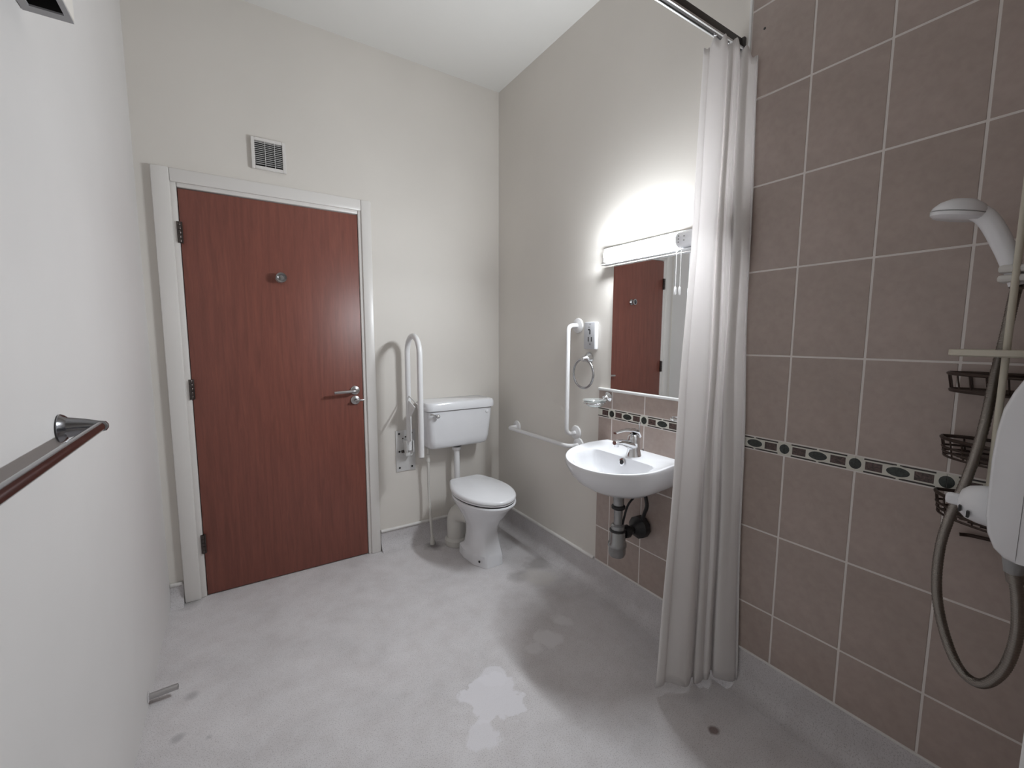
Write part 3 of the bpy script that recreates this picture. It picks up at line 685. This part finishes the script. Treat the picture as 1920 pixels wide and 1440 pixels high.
def curtain_strip(i0, i1, off=0.):
    rows_ = []; NZ = 60
    for q in range(NZ+1):
        f = q/NZ; e = f**1.35; zt_ = 2.356; zb = .028; row = []
        for i in range(i0, i1):
            a, c_ = tp[i], bt[i]; s_ = SW[i]
            x = a.x+(c_.x-a.x)*e; y = a.y+(c_.y-a.y)*e
            wob = .005*math.sin(5*f*PI+s_*8)*f*(1-f)*3
            # scalloped top edge between the hooks, hem a little uneven
            z = zt_-(zt_-zb)*f - (1-f)**16*(.012-.012*math.cos(s_*2*PI*5+.6)) - (1-f)**9*.055*(1-min(1, s_/.30))**1.5 - (1-f)**9*.05*max(0, (s_-.6)/.4) + (f**10)*.010*math.sin(s_*11)
            row.append((min(x+wob*.3, W-.0135), y+wob+off, z))
        rows_.append(row)
    return rows_
def curtain_mesh(i0, i1, th=.0016):
    f_ = curtain_strip(i0, i1); n_ = len(f_[0]); vs = []; fs = []
    for row in f_: vs += row
    for r_ in range(len(f_)-1):
        for j in range(n_-1): a = r_*n_+j; fs.append((a, a+1, a+n_+1, a+n_))
    return B().add(vs, fs)
cu = thing('shower_curtain', (1.80, -1.71, .03), 'white fabric shower curtain gathered against the tiled wall', 'curtain')
cb = obj('cloth', curtain_mesh(0, len(tp)), CLOTH, cu, angle=60)
md = cb.modifiers.new('thick', 'SOLIDIFY'); md.thickness = .0014
for i in (6*K, 12*K, 16*K, 21*K):
    p = tp[i]; obj('hook', B().tube([(p.x, RY+.003, RZ0+.004), (p.x, RY+.003, RZ0-.008), (p.x, p.y*.3+RY*.7, RZ0-.012)], .0022, 6), WHITEP, cu)

# ------------------------------------------------------------------ electric shower on the return wall
t = thing('shower_unit', (1.6, NIBY, .93), 'white electric shower box with round control dial', 'shower')
prof = [(NIBY+.066, 1.302), (NIBY+.072, 1.294), (-2.493, 1.271), (-2.483, 1.248), (-2.473, 1.215), (-2.468, 1.172), (-2.466, 1.122), (-2.4665, 1.061), (-2.4675, 1.009), (-2.4715, .979), (-2.482, .952), (-2.496, .938), (NIBY+.066, .934)]
def sect(x, g): 
    yb = NIBY+.066
    return [(x, yb+(y-yb)*(1-g*11), 1.118+(z-1.118)*(1-g*5)) for y, z in prof]
obj('front_cover', B().loft([sect(1.500, .012), sect(1.503, .005), sect(1.510, .0), sect(1.690, .0), sect(1.697, .005), sect(1.700, .012)]), WHITEP, t, angle=45)
obj('back_plate', B().box((1.5008, NIBY+.008, .936), (1.6992, NIBY+.0665, 1.299), .003), WHITEP, t)
DX = 1.575
dial = obj('dial', B().lathe([(.0385, .0), (.040, .004), (.038, .020), (.033, .036), (.024, .045), (.010, .049)], (DX, -2.4665, 1.012), (0, 1, 0), 28), WHITEP, t)
obj('dial_grip', B().box((DX-.009, -2.430, 1.000), (DX+.009, -2.398, 1.024), .007, 3), WHITEP, dial)
obj('dial_mark', B().box((DX-.0405, -2.441, .990), (DX-.033, -2.437, 1.003)).box((DX-.036, -2.428, .998), (DX-.026, -2.4245, 1.010)), BLACKP, dial, smooth=False)
obj('hose_outlet', B().lathe([(.017, 0), (.017, .025), (.013, .05)], (1.56, -2.504, .948), (0, 0, -1), 16), GREYP, t)

t = thing('shower_rail', (1.73, -2.434, .95), 'slim upright shower rail with slider and soap tray', 'shower rail')
RXs, RYs = 1.735, -2.4345
obj('rail', B().tube([(RXs, RYs, .96), (RXs, RYs, 1.90)], .0062, 14), CREAMP, t)
for z in (.985, 1.87): obj('wall_mount', B().box((RXs-.004, NIBY+.0085, z-.014), (RXs+.012, RYs+.009, z+.014), .004), CREAMP, t)
sl = obj('slider', B().box((RXs-.003, -2.490, 1.464), (RXs+.045, -2.407, 1.480), .006).box((RXs-.003, -2.490, 1.484), (RXs+.045, -2.407, 1.501), .006), mat('slider_plastic', (.62, .60, .57), .4), t)
obj('soap_tray', B().loft([[(RXs+.012+(.048-g)*math.cos(a), -2.425+(.083-g)*math.sin(a), z) for a in [2*PI*i/28 for i in range(28)]] for z, g in ((1.303, .006), (1.306, .0), (1.317, .0), (1.319, .002), (1.319, .006), (1.309, .008))]), CREAMP, t)

t = thing('hand_shower', (1.715, -2.44, 1.45), 'white hand shower resting in its slider on the rail', 'hand shower')
hx = 1.757
hp_ = [((-2.435, 1.457), .013), ((-2.430, 1.480), .0145), ((-2.422, 1.503), .0165), ((-2.411, 1.536), .0185), ((-2.393, 1.580), .019), ((-2.374, 1.614), .0185), ((-2.350, 1.634), .018)]
hsp = spline([(hx, y, z) for (y, z), r_ in hp_], 4)
obj('handle', B().tube(hsp, [.0135+(.0185-.0135)*min(1, i/14) for i in range(len(hsp))], 18), WHITEP, t)
hd_ = obj('head', B().lathe([(.007, .030), (.023, .028), (.039, .019), (.0485, .007), (.050, -.002)], (hx, -2.332, 1.632), (0, -.22, 1), 30).lathe([(.0502, -.0025), (.0485, -.010), (.042, -.015), (.005, -.0155)], (hx, -2.332, 1.632), (0, -.22, 1), 30), WHITEP, t)
obj('seam_ring', B().lathe([(.049, -.0028), (.0506, -.0018), (.0506, -.0004), (.049, .0005)], (hx, -2.332, 1.632), (0, -.22, 1), 30), GREYP, hd_)

t = thing('shower_hose', (1.6, -2.46, .61), 'flexible metal shower hose hanging in a long loop', 'hose')
hose = [(1.56, -2.504, 0.904), (1.565, -2.514, 0.841), (1.58, -2.516, 0.76), (1.6, -2.503, 0.676), (1.62, -2.474, 0.618), (1.64, -2.439, 0.617), (1.66, -2.406, 0.671), (1.675, -2.382, 0.757), (1.69, -2.376, 0.854), (1.7, -2.385, 0.939), (1.715, -2.403, 1.036), (1.74, -2.414, 1.146), (1.77, -2.417, 1.26), (1.778, -2.424, 1.355), (1.766, -2.431, 1.43), (1.757, -2.4355, 1.458)]
hs = spline(hose, 26); rad = [.0100 if i % 2 else .0088 for i in range(len(hs))]
obj('hose', B().tube(hs, rad, 10), HOSEM, t, angle=80)
for p, q in ((hs[0], hs[12]), (hs[-1], hs[-10])):
    obj('hose_nut', B().tube([p, q], .0125, 12), HOSEM, t)

# ------------------------------------------------------------------ corner caddy
t = thing('shower_caddy', (1.80, -2.46, .86), 'dark wire three-tier corner caddy behind the shower hose', 'caddy')
CXc, CYc = W-.014, NIBY+.016
def qcurve(r0, ry, z, n=16):
    rx = r0-.105
    p = [(CXc, CYc, z), (CXc, CYc+ry*.85, z)]
    for i in range(n+1):
        a = PI/2*i/n; p.append((CXc-.02-(rx-.02)*math.sin(a), CYc+.02+(ry-.02)*math.cos(a), z))
    p.append((CXc-rx*.85, CYc, z)); return p
for ti, (zr, hh) in enumerate(((1.256, .042), (1.090, .046), (.945, .052))):
    bk = B(); rim = qcurve(.243, .243, zr); low = qcurve(.236, .236, zr-hh); mid_ = qcurve(.240, .240, zr-hh*.5); mid2 = qcurve(.238, .238, zr-hh*.76)
    bk.tube(rim, .0045, 8, closed=True); 
    for q in ((low,) if ti == 0 else (low, mid_, mid2)): bk.tube(q, .0052 if ti == 0 else .0030, 6, closed=True)
    wires = obj('basket', bk, WIREM, t)
    wv = B()
    for i in range(1, len(rim)-1, 2): wv.tube([rim[i], low[i]], .0018, 6)
    for i in range(1, 9):
        x = CXc-.118*i/9; q = (1-(i/9)**2)**.5
        wv.tube([(x, CYc, zr-hh), (x, CYc+.02+.20*q, zr-hh)], .0022, 6)
    obj('basket_wires', wv, WIREM, wires)
obj('post', B().tube([(CXc, CYc, .845), (CXc, CYc, 1.40)], .004, 8), WIREM, t)
obj('towel_hook', B().tube(bend([(CXc, CYc, .848), (CXc-.005, CYc+.178, .838), (CXc-.012, CYc+.192, .836)], .01), .0048, 8), WIREM, t)
